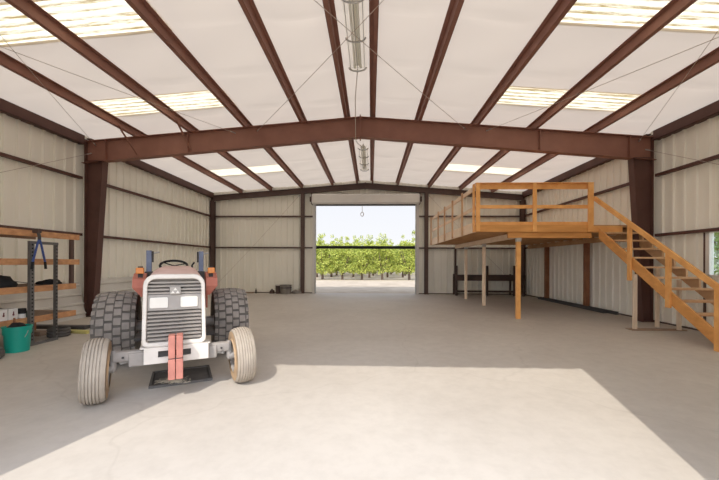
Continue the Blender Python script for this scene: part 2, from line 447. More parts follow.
# far door: jambs, hood, tracks
for n, x0, x1 in (('trim_1', DX0 - .13, DX0), ('trim_2', DX1, DX1 + .13)):
    struct(MB().box(x0, x1, YB - .1, YB + .12, 0, DZ).build(n, M['hood']))
struct(MB().box(DX0 - .13, DX1 + .13, YB - .03, YB + .12, DZ, DZ + .1).build('trim_3', M['hood']))
door = thing('rolling_door', 'white rolled up steel door in its hood above the far opening', 'door', (XC, YB - .3, DZ))
hd = [(YB - .05, 4.38), (YB - .42, 4.38), (YB - .48, 4.43), (YB - .48, 4.79), (YB - .43, 4.85), (YB - .05, 4.85)]
MB().prism(hd, 0, -2.88, 2.33).build('hood', M['hood'], door, bevel=.01)
for x, s in ((-2.88, -1), (2.33, 1)):
    mb = MB(); mb.box(min(x, x + s * .03), max(x, x + s * .03), YB - .5, YB - .04, 4.36, 4.9); mb.box(min(x, x + s * .12), max(x, x + s * .12), YB - .34, YB - .2, 4.5, 4.74)
    mb.build('end_bracket', M['steel_dark'], door)
for x in (DX0 + .03, DX1 - .03):
    MB().box(x - .03, x + .03, YB - .2, YB - .11, 0, DZ - .03).build('guide_track', M['galv'], door)
MB().box(DX0 + .07, DX1 - .07, YB - .22, YB - .14, 4.31, 4.38).build('bottom_bar', M['darkmetal'], door)
pc = thing('pull_cord', 'thin white cord with a ring hanging in the far doorway', 'cord', (-.44, YB - .3, 3.7))
MB().tube([(-.44, YB - .18, 4.31), (-.435, YB - .18, 3.98)], .012, 6).build('cord', M['conduit'], pc)
MB().tube([(-.437 + .07 * math.cos(a), YB - .18, 3.9 + .1 * math.sin(a)) for a in [2 * pi * k / 14 for k in range(14)]], .018, 6, closed=True).build('ring', M['card'], pc)
bp = thing('barrier_pole', 'black horizontal pole spanning the far doorway at chest height', 'pole', (XC, YB - .08, 2.3))
MB().tube([(DX0 + .02, YB + .0, 2.28), (DX1 - .02, YB + .0, 2.28)], .075, 10).build('rail', M['black'], bp)
for x in (DX0 + .03, DX1 - .03): MB().box(x - .03, x + .03, YB - .07, YB + .07, 2.2, 2.36).build('bracket', M['darkmetal'], bp)
# window
win = MB().box(WR - .07, WR + .03, WY0 - .05, WY1 + .05, WZ1, WZ1 + .05); win.box(WR - .07, WR + .03, WY0 - .05, WY1 + .05, WZ0 - .06, WZ0)
win.box(WR - .07, WR + .03, WY0 - .05, WY0, WZ0, WZ1); win.box(WR - .07, WR + .03, WY1, WY1 + .09, WZ0 - .06, WZ1 + .05); win.box(WR - .04, WR + .0, (WY0 + WY1) / 2 - .025, (WY0 + WY1) / 2 + .025, WZ0, WZ1)
w1 = struct(win.build('window_1', M['frame_alu']))
g = MB().box(WR - .022, WR - .016, WY0, WY1, WZ0, WZ1).build('window_pane', M['glass'], w1)

# bracing cables
def cable(a, b, label):
    n = 12; a = Vector(a); b = Vector(b)
    pts = [a.lerp(b, i / n) - Vector((0, 0, .05 * math.sin(pi * i / n))) for i in range(n + 1)]
    o = thing('brace_cable', label, 'cable', a)
    MB().tube(pts, .005, 6).build('cable', M['wire'], o)
    for p, d in ((a, (b - a).normalized()), (b, (a - b).normalized())):
        MB().tube([p, p + d * .16], .014, 8).build('turnbuckle', M['galv'], o)
    return o
RZ = lambda x: raft_top(x) - .13
fy = YF + .28; my = YM - .03
for (xa, xb, la, lb) in ((-7.6, -3.7, 'thin ceiling brace cable running to the left column top', 'thin ceiling brace cable left of centre with its end on the rafter at a skylight'),
                         (-3.1, 2.5, 'ceiling brace cable crossing the ridge, back end right of the lights', 'ceiling brace cable crossing the ridge, back end left of the lights'),
                         (3.05, 7.0, 'thin ceiling brace cable right of centre, back end on the rafter by a skylight', 'thin ceiling brace cable running to the right column top')):
    if xa < -5:
        cable((xa, my, RZ(xa)), (xb, fy, RZ(xb)), la); cable((xb, my, RZ(xb)), (xa, fy, RZ(xa)), lb)
    elif xa < 0:
        cable((xb, my, RZ(xb)), (xa, fy, RZ(xa)), la); cable((xa, my, RZ(xa)), (xb, fy, RZ(xb)), lb)
    else:
        cable((xa, my, RZ(xa)), (xb, fy, RZ(xb)), la); cable((xb, my, RZ(xb)), (xa, fy, RZ(xa)), lb)
cable((-7.72, my, 4.5), (-7.86, fy, .7), 'wall brace cable slanting down from the left column top')
cable((7.17, my, 4.5), (7.3, fy, .7), 'wall brace cable slanting down from the right column top')
cable((-7.7, YB - .25, .35), (-3.5, YB - .25, 4.85), 'brace cable slanting across the bare back wall left of the doorway')
cable((2.75, YB - .25, 4.85), (7.1, YB - .25, .35), 'brace cable slanting down the back wall behind the loft')

# ------------------------------------------------------------------ ridge lights
def make_light(name, y0, y1, label):
    o = thing(name, label, 'ceiling light', (-.27, y0, 5.28), group='fluorescent lights along the ridge')
    zc = 5.34
    MB().box(-.30, -.24, y0, y1, zc, zc + .05).build('housing', M['fixture'], o)
    for s in (-1, 1):
        MB().tube([(-.27 + s * .055, y0 + .04, zc - .035), (-.27 + s * .055, y1 - .04, zc - .035)], .019, 10).build('tube', M['tube'], o, smooth=True)
        for y in (y0 + .03, y1 - .03): MB().box(-.27 + s * .055 - .025, -.27 + s * .055 + .025, y - .02, y + .02, zc - .065, zc).build('lamp_holder', M['fixture'], o)
    # curved clear lens wrapped under the tubes
    mb = MB(); arc = [(-.27 + .165 * math.sin(a), zc - .05 - .075 * math.cos(a)) for a in [(-.5 + k / 10) * pi for k in range(11)]]
    for p, q in zip(arc, arc[1:]):
        vs = [mb.bm.verts.new(v) for v in ((p[0], y0, p[1]), (q[0], y0, q[1]), (q[0], y1, q[1]), (p[0], y1, p[1]))]; mb._f(vs)
    bmesh.ops.remove_doubles(mb.bm, verts=mb.bm.verts, dist=1e-5)
    mb.build('lens', M['lens'], o, smooth=True)
    n = 4
    for k in range(n):
        y = y0 + .03 + (y1 - y0 - .06) * k / (n - 1)
        MB().tube([(x, y, z - .004) for x, z in arc], .016, 6).build('guard_hoop', M['galv'], o)
    for k in (2, 5, 8): 
        x, z = arc[k]; MB().tube([(x, y0, z - .01), (x, y1, z - .01)], .006, 5).build('guard_wire', M['galv'], o)
    for y in (y0 + .4, y1 - .4): MB().tube([(-.27, y, zc + .06), (-.27, y, 5.6)], .008, 6).build('hanger', M['galv'], o)
    return o
make_light('fluorescent_light', 4.0, 6.7, 'long fluorescent light on the ridge in front of the main rafter')
make_light('fluorescent_light', 11.3, 13.95, 'long fluorescent light on the ridge behind the main rafter')
cd = MB().tube([(-.27, 6.7, 5.30), (-.36, 7.6, 5.14), (-.42, 9.17, 4.84), (-.42, 9.43, 4.84), (-.4, 10.4, 5.1), (-.3, 11.3, 5.3)], .009, 6).build('lighting_conduit', M['conduit'])
tag(cd, 'pale thin conduit under the rafter linking the two ridge lights', 'conduit')

# ------------------------------------------------------------------ mezzanine loft
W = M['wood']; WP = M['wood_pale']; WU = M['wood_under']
mz = thing('loft_platform', 'orange timber loft with railings along the right wall', 'platform', (5., 12., 0))
LX, LY0, LY1, DT = 2.82, 9.42, 16.3, 2.55
mb = MB(); x = LX + .05; 
while x < WR - .1:
    x2 = min(x + .24, WR - .06); mb.box(x, x2 - .006, LY0 + .05, LY1, DT - .045, DT); x += .24
mb.build('deck_boards', WU, mz)
y = LY0 + .45
while y < LY1:
    bx('joist', WU, mz, LX + .05, WR - .08, y - .02, y + .02, DT - .19, DT - .047); y += .61
bx('front_fascia', M['wood_fascia'], mz, LX, 5.93, LY0, LY0 + .045, DT - .195, DT)
bx('front_fascia', W, mz, 5.935, 6.72, LY0 + .03, LY0 + .07, DT - .2, DT - .03)
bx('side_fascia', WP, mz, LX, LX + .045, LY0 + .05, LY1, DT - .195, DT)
bx('header_beam', M['wood_fascia'], mz, 3.72, 5.93, LY0 + .06, LY0 + .15, DT - .35, DT - .192)
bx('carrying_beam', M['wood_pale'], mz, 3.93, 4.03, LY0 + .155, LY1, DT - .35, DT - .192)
bx('carrying_beam', WU, mz, 7.28, 7.40, LY0 + .2, LY1, DT - .35, DT - .192)
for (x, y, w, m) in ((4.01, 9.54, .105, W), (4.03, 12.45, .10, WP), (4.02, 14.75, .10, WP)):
    p = bx('support_post', m, mz, x - w / 2, x + w / 2, y - w / 2, y + w / 2, 0, DT - .35)
    bx('post_bracket', M['galv'], p, x - w / 2 - .008, x + w / 2 + .008, y - w / 2 - .006, y + w / 2 + .006, DT - .45, DT - .2)
for y in (11.95, 14.6): bx('wall_post', M['wood_red'], mz, 7.24, 7.38, y - .07, y + .07, 0, DT - .35)
# front railing
z1, zm, zl = 3.66, 3.09, 2.635
def rail_front(z, h): return bx('front_rail', W, mz, LX + .02, 5.93, LY0 + .047, LY0 + .085, z - h, z)
rail_front(z1, .14); rail_front(zm, .095); rail_front(zl, .085)
for x, w in ((LX + .055, .11), (4.38, .1), (5.85, .14)): bx('front_post', W, mz, x - w / 2, x + w / 2, LY0 - .045, LY0 - .002, 2.36, z1)
bx('top_cap', W, mz, LX - .01, 5.93, LY0 - .045, LY0 + .086, z1, z1 + .018)
# left railing
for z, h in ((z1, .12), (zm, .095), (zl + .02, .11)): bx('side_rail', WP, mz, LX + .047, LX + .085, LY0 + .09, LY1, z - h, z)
for y in (9.52, 10.72, 11.98, 13.25, 14.5, 16.2): bx('side_post', M['wood_tread'] if y > 9.6 else W, mz, LX - .045, LX - .002, y - .05, y + .05, 2.36, z1)

# ------------------------------------------------------------------ staircase
st = thing('staircase', 'orange timber staircase climbing to the loft by the right wall', 'staircase', (6.48, 7.8, 0))
def zl_up(y): return 2.46 - .67 * (9.4 - y)
def zl_lo(y): return 2.16 - .67 * (9.4 - y)
MB().prism([(9.4, 2.44), (9.4, 2.18), (6.17, 0), (6.02, 0), (6.02, .16)], 0, 6.06, 6.105).build('stringer', M['wood_fascia'], st, bevel=.004)
saw = [(9.4, 2.08), (6.3, 0), (6.0, 0), (6.0, .085)]          # notched stringer on the wall side
for k in range(11, 0, -1):
    zt = 2.55 - .22 * k - .042; yc = 9.42 - .31 * (k - .5)
    saw += [(yc - .12, zt), (yc + .19, zt)]
saw = saw[:4] + saw[4:]
MB().prism(saw[:2] + saw[2:], 0, 7.0, 7.045).build('stringer', M['wood_tread'], st)
for k in range(1, 12):
    z = 2.55 - .22 * k; y = 9.42 - .31 * (k - .5)
    bx('tread', M['wood_tread'], st, 6.107, 6.998, y - .14, y + .13, z - .04, z)
MB().bar((5.985, 9.46, 3.27), (6.01, 6.1, 1.05), .045, .11).build('handrail', W, st, bevel=.004)
for y, zb, zt in ((8.25, 1.12, 2.45), (7.2, .62, 1.75)):
    bx('rail_post', W, st, 6.005, 6.055, y - .052, y + .052, zb, zt)
bx('rail_post', W, st, 5.96, 6.055, 6.08, 6.2, 0, 1.1)
bx('support_leg', M['wood_leg'], st, 6.01, 6.085, 8.08, 8.14, .02, 1.27)
bx('support_leg', M['wood_leg'], st, 6.69, 6.76, 8.3, 8.36, .02, 1.45)
bx('support_leg', M['wood_leg'], st, 6.91, 6.98, 7.98, 8.04, .02, 1.15)
bx('base_plate', M['wood_grey'], st, 5.9, 7.1, 7.97, 8.2, 0, .02)

# ------------------------------------------------------------------ dark rack under the loft
rk = thing('steel_rack', 'dark brown steel rack standing under the loft at the back wall', 'rack', (5.6, 16.4, 0))
for x in (4.0, 5.42, 6.68): bx('upright', M['brownrack'], rk, x - .05, x + .05, 16.25, 16.33, 0, 1.4)
for x in (4.0, 5.42, 6.68): bx('rear_upright', M['brownrack'], rk, x - .04, x + .04, 16.75, 16.82, 0, 1.0)
bx('shelf_beam', M['brownrack'], rk, 4.0, 7.15, 16.2, 16.245, .7, .97)
bx('shelf_top', M['brownrack'], rk, 4.0, 7.15, 16.25, 16.8, .93, .965)
bx('lower_rail', M['brownrack'], rk, 4.0, 7.15, 16.2, 16.245, .16, .25)
bx('end_leg', M['brownrack'], rk, 7.05, 7.15, 16.25, 16.33, 0, .93)
MB().bar((6.72, 16.29, .9), (7.1, 16.29, .3), .05, .05).build('diagonal_brace', M['brownrack'], rk)
MB().bar((6.66, 16.29, 1.37), (7.12, 16.6, 1.37), .05, .05).build('top_arm', M['brownrack'], rk)
for a, b, w, lab in (((7.17, 14.96, .05), (7.13, 10.75, .05), .1, 'long dark steel channel lying along the right wall, nearer the room'),
                     ((7.31, 14.96, .045), (7.28, 10.45, .045), .09, 'long dark steel channel lying along the right wall, tight to the sheeting')):
    mb = MB(); a = Vector(a); b = Vector(b)
    mb.bar(a - Vector((0, 0, a.z - .006)), b - Vector((0, 0, b.z - .006)), w, .012)
    for s in (-1, 1): mb.bar(a + Vector((s * w * .45, 0, 0)), b + Vector((s * w * .45, 0, 0)), .01, a.z * 2)
    tag(mb.build('steel_channel', M['darkmetal']), lab, 'steel channel')

# ------------------------------------------------------------------ odds and ends at the back wall
def tub(name, x, y, r0, r1, h, m, label, cat, parent=None):
    prof = [(.001, 0), (r0, 0), (r1, h * .96), (r1 + .02, h * .96), (r1 + .02, h), (r1 - .015, h), (r0 - .015, .03), (.001, .03)]
    o = MB().lathe(prof, 2, (x, y, 0), 28).build(name, m, smooth=True)
    return tag(o, label, cat)
tb = thing('round_tub', 'weathered grey round tub by the back wall left of the doorway', 'tub', (-4.13, 16.62, 0))
MB().lathe([(.001, 0), (.25, 0), (.27, .40), (.29, .40), (.29, .43), (.255, .43), (.235, .03), (.001, .03)], 2, (-4.13, 16.62, 0), 28).build('body', M['bucketgrey'], tb, smooth=True)
MB().lathe([(.27, .27), (.285, .28), (.285, .31), (.27, .32)], 2, (-4.13, 16.62, 0), 28).build('band', M['darkmetal'], tb, smooth=True)
tc = thing('metal_can', 'dark metal can tucked beside the round tub', 'can', (-4.52, 16.72, 0))
MB().lathe([(.001, 0), (.13, 0), (.13, .36), (.14, .36), (.14, .38), (.001, .38)], 2, (-4.52, 16.72, 0), 20).build('body', M['brownrack'], tc, smooth=True)
MB().tube([(-4.52 + .13 * math.cos(a), 16.72, .38 + .07 * math.sin(a)) for a in [pi * k / 8 for k in range(9)]], .008, 6).build('handle', M['galv'], tc)
def lump(name, x, y, rx, ry, h, m, label, cat, seed=1):
    mb = MB(); bmesh.ops.create_icosphere(mb.bm, subdivisions=3, radius=1)
    rnd = random.Random(seed); ph = [rnd.uniform(0, 6) for _ in range(6)]
    for v in mb.bm.verts:
        k = 1 + .16 * math.sin(3 * v.co.x + ph[0]) * math.cos(4 * v.co.y + ph[1]) + .1 * math.sin(7 * v.co.x + 5 * v.co.y + ph[2])
        zz = max(v.co.z, -.25)
        v.co = Vector((x + v.co.x * rx * k, y + v.co.y * ry * k, (zz + .25) / 1.25 * h * k))
    return tag(mb.build(name, m, smooth=True), label, cat)
lump('grey_block', -3.62, 16.72, .2, .13, .19, M['bucketgrey'], 'low dark block on the floor right of the round tub', 'block', 3)
lump('rubble_lump', -4.82, 16.7, .13, .12, .2, M['brownrack'], 'small dark lump on the floor left of the metal can', 'rubble', 4)
tag(MB().box(-6.75, -5.75, 16.7, 16.82, 0, .06).build('timber_offcut', M['wood_grey'], bevel=.006), 'short grey timber offcut lying at the back wall behind the tractor', 'timber')
tag(MB().lathe([(.001, 0), (.035, 0), (.035, .16), (.015, .2), (.015, .24), (.001, .24)], 2, (-5.62, 16.72, 0), 14).build('small_bottle', M['darkmetal'], smooth=True), 'small dark bottle standing at the back wall behind the tractor', 'bottle')

# ------------------------------------------------------------------ shelving on the left
sh = thing('storage_shelf', 'steel and rough timber shelving along the left wall', 'shelf', (-6.5, 6.0, 0))
RM = M['rack']
def perf_leg(x, y, z1, w):
    mb = MB(); mb.box(x - .004, x + .004, y - w / 2, y + w / 2, .012, z1); mb.box(x - .05, x, y - w / 2, y - w / 2 + .006, .012, z1); mb.box(x - .05, x, y + w / 2 - .006, y + w / 2, .012, z1)
    mb.use(RM); mb.use(M['black'])
    z = .1
    while z < z1 - .05: mb.box(x + .004, x + .006, y - .013, y + .013, z, z + .028); z += .065
    return mb
for y, w in ((5.95, .075), (6.43, .04)):
    perf_leg(-6.03, y, 1.87, w).build('upright', None, sh)
for z in (.0, 1.82): bx('tie_bar', RM, sh, -6.06, -6.025, 5.9, 6.46, z, z + .05)
for z, ye in ((1.97, 7.03), (1.46, 7.03), (.965, 6.95), (.41, 6.95)):
    f = bx('front_board', M['wood_shelf'], sh, -6.14, -6.1, 4.4, ye, z - .015, z + .095)
    bx('shelf_board', M['wood_shelf'] if z > 1 else M['wood_grey'], sh, -7.0, -6.145, 4.4, ye, z + .05, z + .09)
    bx('rear_board', M['wood_grey'], sh, -7.06, -7.045, 4.4, ye, z, z + .09)
bx('end_post', M['steel_dark'], sh, -6.2, -6.145, 6.88, 6.95, 1.055, 1.97)
bx('end_post', M['wood_red'], sh, -6.98, -6.9, 6.8, 6.9, 0, .46)
bx('end_post', M['wood_red'], sh, -6.98, -6.9, 4.5, 4.6, 0, 1.97)
for z0, z1 in ((1.46, 1.05), (.95, .5)):
    MB().tube([(-6.98, 4.5, z0), (-6.98, 6.9, z1)], .008, 6).build('brace_rod', M['darkmetal'], sh)
# bolt cutter hanging on the top board
bc = thing('bolt_cutter', 'blue handled bolt cutter hanging open from the top timber shelf', 'bolt cutter', (-6.0, 6.05, 1.39))
xq = -6.0
MB().box(xq - .09, xq + .02, 6.0, 6.08, 2.02, 2.1).build('jaw', M['brownrack'], bc, bevel=.01)
MB().tube([(xq - .02, 6.04, 2.06), (xq + .01, 6.04, 1.96), (xq + .01, 6.04, 1.9)], .025, 8).build('pivot', M['darkmetal'], bc)
for ye in (5.92, 6.15):
    h = MB().tube([(xq + .01, 6.04, 1.92), (xq + .01, 6.04 + (ye - 6.04) * .3, 1.82), (xq + .01, ye, 1.5)], .017, 8).build('handle', M['blue'], bc, smooth=True)
    MB().tube([(xq + .01, ye, 1.5), (xq + .01, ye + (ye - 6.04) * .14, 1.37)], .02, 8).build('grip', M['black'], h, smooth=True)
# black bags on the third board
def bag(x, y, rx, ry, h, z, label, seed):
    o = lump('black_bag', x, y, rx, ry, h, M['black'], label, 'bag', seed); o.location.z = z; return o
bag(-6.48, 5.72, .26, .36, .2, 1.056, 'black fabric bag heaped on the third shelf left of the bolt cutter', 11)
bag(-6.42, 6.72, .2, .2, .1, 1.056, 'flat black cloth bundle on the shelf end near the wooden post', 12)
# cartons on the bottom board
for y, w, lab in ((5.47, .11, 'white carton on the bottom shelf, cut by the picture edge'), (5.60, .12, 'middle white carton with a dark mark on the bottom shelf'), (5.76, .155, 'white carton with a dark mark next to the black lidded jar')):
    o = thing('small_carton', lab, 'box', (-6.25, y, .5), group='white cartons on the bottom shelf')
    bx('carton_body', M['card'], o, -6.34, -6.17, y - w / 2, y + w / 2, .501, .69)
    mb = MB(); mb.lathe([(.001, 0), (.018, .0005), (.018, .002), (.001, .002)], 0, (-6.17, y, .585), 14); mb.box(-6.17, -6.168, y - .008, y + .012, .6, .64); mb.build('printed_mark', M['ink'], o)
jr = thing('lidded_jar', 'clear jar with a black lid beside the white cartons', 'jar', (-6.2, 5.93, .5))
MB().lathe([(.001, .501), (.055, .501), (.055, .58), (.001, .58)], 2, (-6.2, 5.93, 0), 20).build('body', M['card'], jr, smooth=True)
MB().lathe([(.001, .58), (.06, .58), (.06, .67), (.001, .67)], 2, (-6.2, 5.93, 0), 20).build('lid', M['black'], jr, smooth=True)
cn = thing('paint_can', 'small grey green can on the bottom shelf right of the jar', 'can', (-6.22, 6.06, .5))
MB().lathe([(.001, .501), (.05, .501), (.05, .62), (.001, .62)], 2, (-6.22, 6.06, 0), 20).build('body', M['greygreen'], cn, smooth=True)
MB().lathe([(.052, .615), (.054, .625), (.04, .63), (.001, .626)], 2, (-6.22, 6.06, 0), 20).build('lid', M['galv'], cn, smooth=True)
# teal bucket
bk = thing('teal_bucket', 'teal plastic bucket full of dark scraps below the shelving', 'bucket', (-5.87, 5.6, 0))
MB().lathe([(.001, 0), (.155, 0), (.17, .29), (.182, .292), (.184, .32), (.186, .40), (.194, .40), (.194, .425), (.172, .425), (.15, .03), (.001, .03)], 2, (-5.93, 5.6, 0), 36).build('body', M['teal'], bk, smooth=True)
MB().tube([(-5.93 + .19 * math.cos(a), 5.6 - .06 * math.sin(a), .35 - .2 * math.sin(a)) for a in [pi * k / 12 for k in range(13)]], .006, 6).build('handle', M['galv'], bk)
sc = lump('dark_scraps', -5.93, 5.6, .14, .14, .12, M['black'], 'dark scraps heaped inside the teal bucket', 'scraps', 5); sc.location.z = .36; sc['kind'] = 'stuff'
tag(MB().tube([(-5.94, 5.56, .38), (-5.96, 5.58, .56)], .014, 8).build('wooden_stick', M['wood_red']), 'short stick poking up out of the teal bucket', 'stick')
# loose tyre at the picture edge
lt = thing('loose_tyre', 'small black tyre lying on the floor left of the teal bucket', 'tyre', (-5.92, 5.02, 0))
MB().lathe([(.13, .02), (.16, 0), (.24, 0), (.275, .03), (.28, .075), (.275, .12), (.24, .15), (.16, .15), (.13, .13), (.13, .02)], 2, (-5.92, 5.02, 0), 36).build('tread', M['rubber'], lt, smooth=True)
MB().lathe([(.129, .05), (.06, .06), (.05, .09), (.001, .09)], 2, (-5.92, 5.02, 0), 28).build('rim', M['galv'], lt, smooth=True)
# floor clutter behind the rack
tag(MB().box(-7.85, -6.35, 7.46, 7.62, 0, .075).build('floor_beam', M['darkmetal'], bevel=.005), 'dark beam lying on the floor behind the shelving', 'beam')
tag(MB().bar((-6.45, 7.12, .03), (-5.9, 7.05, .03), .12, .06).build('yellow_plank', M['yellow'], bevel=.005), 'short yellow painted plank on the floor by the rear tractor tyre', 'plank')
rl = thing('hose_roll', 'dark hose roll on the floor at the foot of the shelving', 'hose', (-6.22, 6.75, 0))
for k in range(3): MB().lathe([(.16 + .03 * math.cos(a), .035 + .055 * k + .03 * math.sin(a)) for a in [2 * pi * j / 8 for j in range(9)]], 2, (-6.28, 6.75, 0), 24).build('coil', M['rubber'], rl, smooth=True)
tag(MB().box(-7.4, -6.65, 6.72, 6.9, 0, .09).build('dark_timber', M['wood_grey'], bevel=.005), 'short dark timber on the floor under the shelving', 'timber')
# long panels leaning on the left wall
for (y0, y1, zt, xo, lab) in ((4.3, 9.12, .95, .21, 'long ribbed white panel on edge behind the shelving'), (9.5, 13.2, 1.02, .21, 'long ribbed white panel on edge behind the tractor')):
    mb = MB(); n = 0; z = .0; prof = []
    while z < zt - .02:
        prof += [(z, 0), (z + .09, 0), (z + .11, .03), (z + .14, .03), (z + .16, 0)]; z += .25
    prof.append((zt, 0))
    prof = [p for p in prof if p[0] <= zt]
    F = [(WL + .085 + xo * (1 - z / zt) + o, z) for z, o in prof]
    B = [(x - .006, z) for x, z in F]
    mb.prism(F + B[::-1], 1, y0, y1)
    tag(mb.build('ribbed_sheet', M['sheet']), lab, 'panel')

# ------------------------------------------------------------------ tractor (local frame: front faces -y, origin under the front axle)
tr = thing('tractor', 'red and white compact tractor with white grille and dusty tyres', 'tractor', (-2.26, 3.915, 0), math.radians(29))
def L(mb, name, m=None, parent=tr, **k): return mb.build(name, m, parent, local=True, **k)
def rrect(w0, w1, z0, z1, c, ct=None, n=4):   # rounded outline, w0 half width at bottom, w1 at top
    ct = ct or c; pts = []
    for (cx, cz, r, a0) in ((w0 - c, z0 + c, c, -90), (w1 - ct, z1 - ct, ct, 0), (-w1 + ct, z1 - ct, ct, 90), (-w0 + c, z0 + c, c, 180)):
        for k in range(n + 1):
            a = math.radians(a0 + 90 * k / n); pts.append((cx + r * math.cos(a), cz + r * math.sin(a)))
    return pts
def ring(outer, inner, y0, y1):
    mb = MB(); n = len(outer)
    V = lambda q, y: mb.bm.verts.new((q[0], y, q[1]))
    a = [V(q, y0) for q in outer]; b = [V(q, y0) for q in inner]; c = [V(q, y1) for q in outer]; d = [V(q, y1) for q in inner]
    for i in range(n):
        j = (i + 1) % n
        mb._f([a[i], a[j], b[j], b[i]]); mb._f([c[i], d[i], d[j], c[j]]); mb._f([a[i], c[i], c[j], a[j]]); mb._f([b[i], b[j], d[j], d[i]])
    return mb
go = rrect(.325, .312, .555, 1.365, .06, .12); gi = rrect(.283, .27, .60, 1.312, .035, .085)
gf = L(ring(go, gi, -.06, .06), 'grille_frame', M['twhite'], bevel=.01, smooth=True)
gb = L(MB().prism(rrect(.285, .275, .59, 1.33, .04, .06), 1, .03, .05), 'grille_backing', M['tgrey'])
for z in [1.275, 1.235, 1.195, 1.155] + [.93 - .042 * k for k in range(8)]:
    w = .272
    L(MB().hexa([(-w, -.03, z - .014), (w, -.03, z - .014), (w, .03, z), (-w, .03, z), (-w, -.034, z + .004), (w, -.034, z + .004), (w, .03, z + .016), (-w, .03, z + .016)]), 'grille_slat', M['slat'])
pn = L(MB().box(-.274, .274, -.03, .028, .955, 1.135), 'lamp_panel', M['tgrey'], bevel=.006)
for x in (-.16, .145):
    hl = L(MB().prism(rrect(.09, .09, .985, 1.105, .015), 1, -.046, -.03), 'headlight', M['lamp'], bevel=.004)
    for v in hl.data.vertices: v.co.x += x
bd = L(MB().box(-.055, .06, -.06, -.034, 1.135, 1.225), 'badge', M['slat'], bevel=.006)
mb = MB()
for cx, cz, s in ((-.022, 1.162, 1), (.027, 1.162, 1), (.0025, 1.196, 1)):
    mb.prism([(cx - .02, cz - .014), (cx + .02, cz - .014), (cx, cz + .018)], 1, -.066, -.06)
L(mb, 'emblem', M['lamp'], bd)
# hood: lofted shell behind the grille
secs = []
for y, w, zt, zc in ((.05, .3, 1.36, 1.27), (.3, .3, 1.40, 1.30), (.75, .29, 1.435, 1.33), (1.05, .27, 1.45, 1.34)):
    secs.append([(-w, y, .85), (-w, y, zc), (-w + .05, y, zt - .03), (-w + .13, y, zt), (w - .13, y, zt), (w - .05, y, zt - .03), (w, y, zc), (w, y, .85)])
mb = MB(); rows = [[mb.bm.verts.new(p) for p in s_] for s_ in secs]
for A, B in zip(rows, rows[1:]):
    for i in range(7): mb._f([A[i], A[i + 1], B[i + 1], B[i]])
mb._f(rows[-1]); mb._f(rows[0][::-1])
L(mb, 'hood', M['hoodred'], smooth=True)
eb = MB().box(-.24, .24, .06, 1.2, .55, .86); eb.box(-.17, .17, .1, 1.9, .36, .62); eb.box(-.29, .29, .25, .6, .6, .84)
L(eb, 'engine_block', M['tdark'], bevel=.01)
# front plate with slot
mb = MB(); y0, y1 = -.09, -.06
mb.box(-.30, -.165, y0, y1, .375, .555); mb.box(.165, .35, y0, y1, .375, .555); mb.box(-.165, .165, y0, y1, .51, .555); mb.box(-.165, .165, y0, y1, .375, .44)
fp = L(mb, 'front_plate', M['twhite'])
L(MB().box(-.18, .18, -.055, -.045, .44, .53), 'slot_backing', M['tdark'])
L(MB().box(-.34, .37, -.058, .12, .54, .557), 'plate_shelf', M['twhite'])
for x in (-.026, .05):
    wt = L(MB().box(x - .033, x + .033, -.27, -.095, .455, .70).box(x - .035, x + .035, -.275, -.1, .225, .447), 'suitcase_weight', M['weight'], bevel=.008)
    L(MB().box(x - .034, x + .034, -.26, -.1, .444, .46), 'groove', M['tdark'], wt)
# front axle
mb = MB(); mb.hexa([(-.6, .0, .41), (.6, .0, .41), (.6, .1, .41), (-.6, .1, .41), (-.6, .0, .52), (.6, .0, .52), (.6, .1, .52), (-.6, .1, .52)]); mb.box(-.45, .45, -.02, .12, .35, .5)
ax = L(mb, 'front_axle', M['rim'], bevel=.015)
for s in (-1, 1):
    L(MB().tube([(s * .60, .05, .30), (s * .60, .05, .33), (s * .59, .05, .50), (s * .59, .05, .53)], [.022, .036, .036, .022], 10).tube([(s * .59, .05, .34), (s * .71, .05, .34)], .045, 12), 'knuckle', M['tgrey'], ax, smooth=True)
    L(MB().lathe([(.001, 0), (.012, 0), (.012, .014), (.001, .014)], 1, (s * .42, -.016, .44), 10), 'bolt', M['tdark'], ax)
    L(MB().lathe([(.001, 0), (.012, 0), (.012, .014), (.001, .014)], 1, (s * .50, -.02, .46), 10), 'bolt', M['tdark'], ax)
    L(MB().tube([(s * .2, .2, .42), (s * .55, .16, .36)], .018, 8), 'tie_rod', M['galv'], ax)
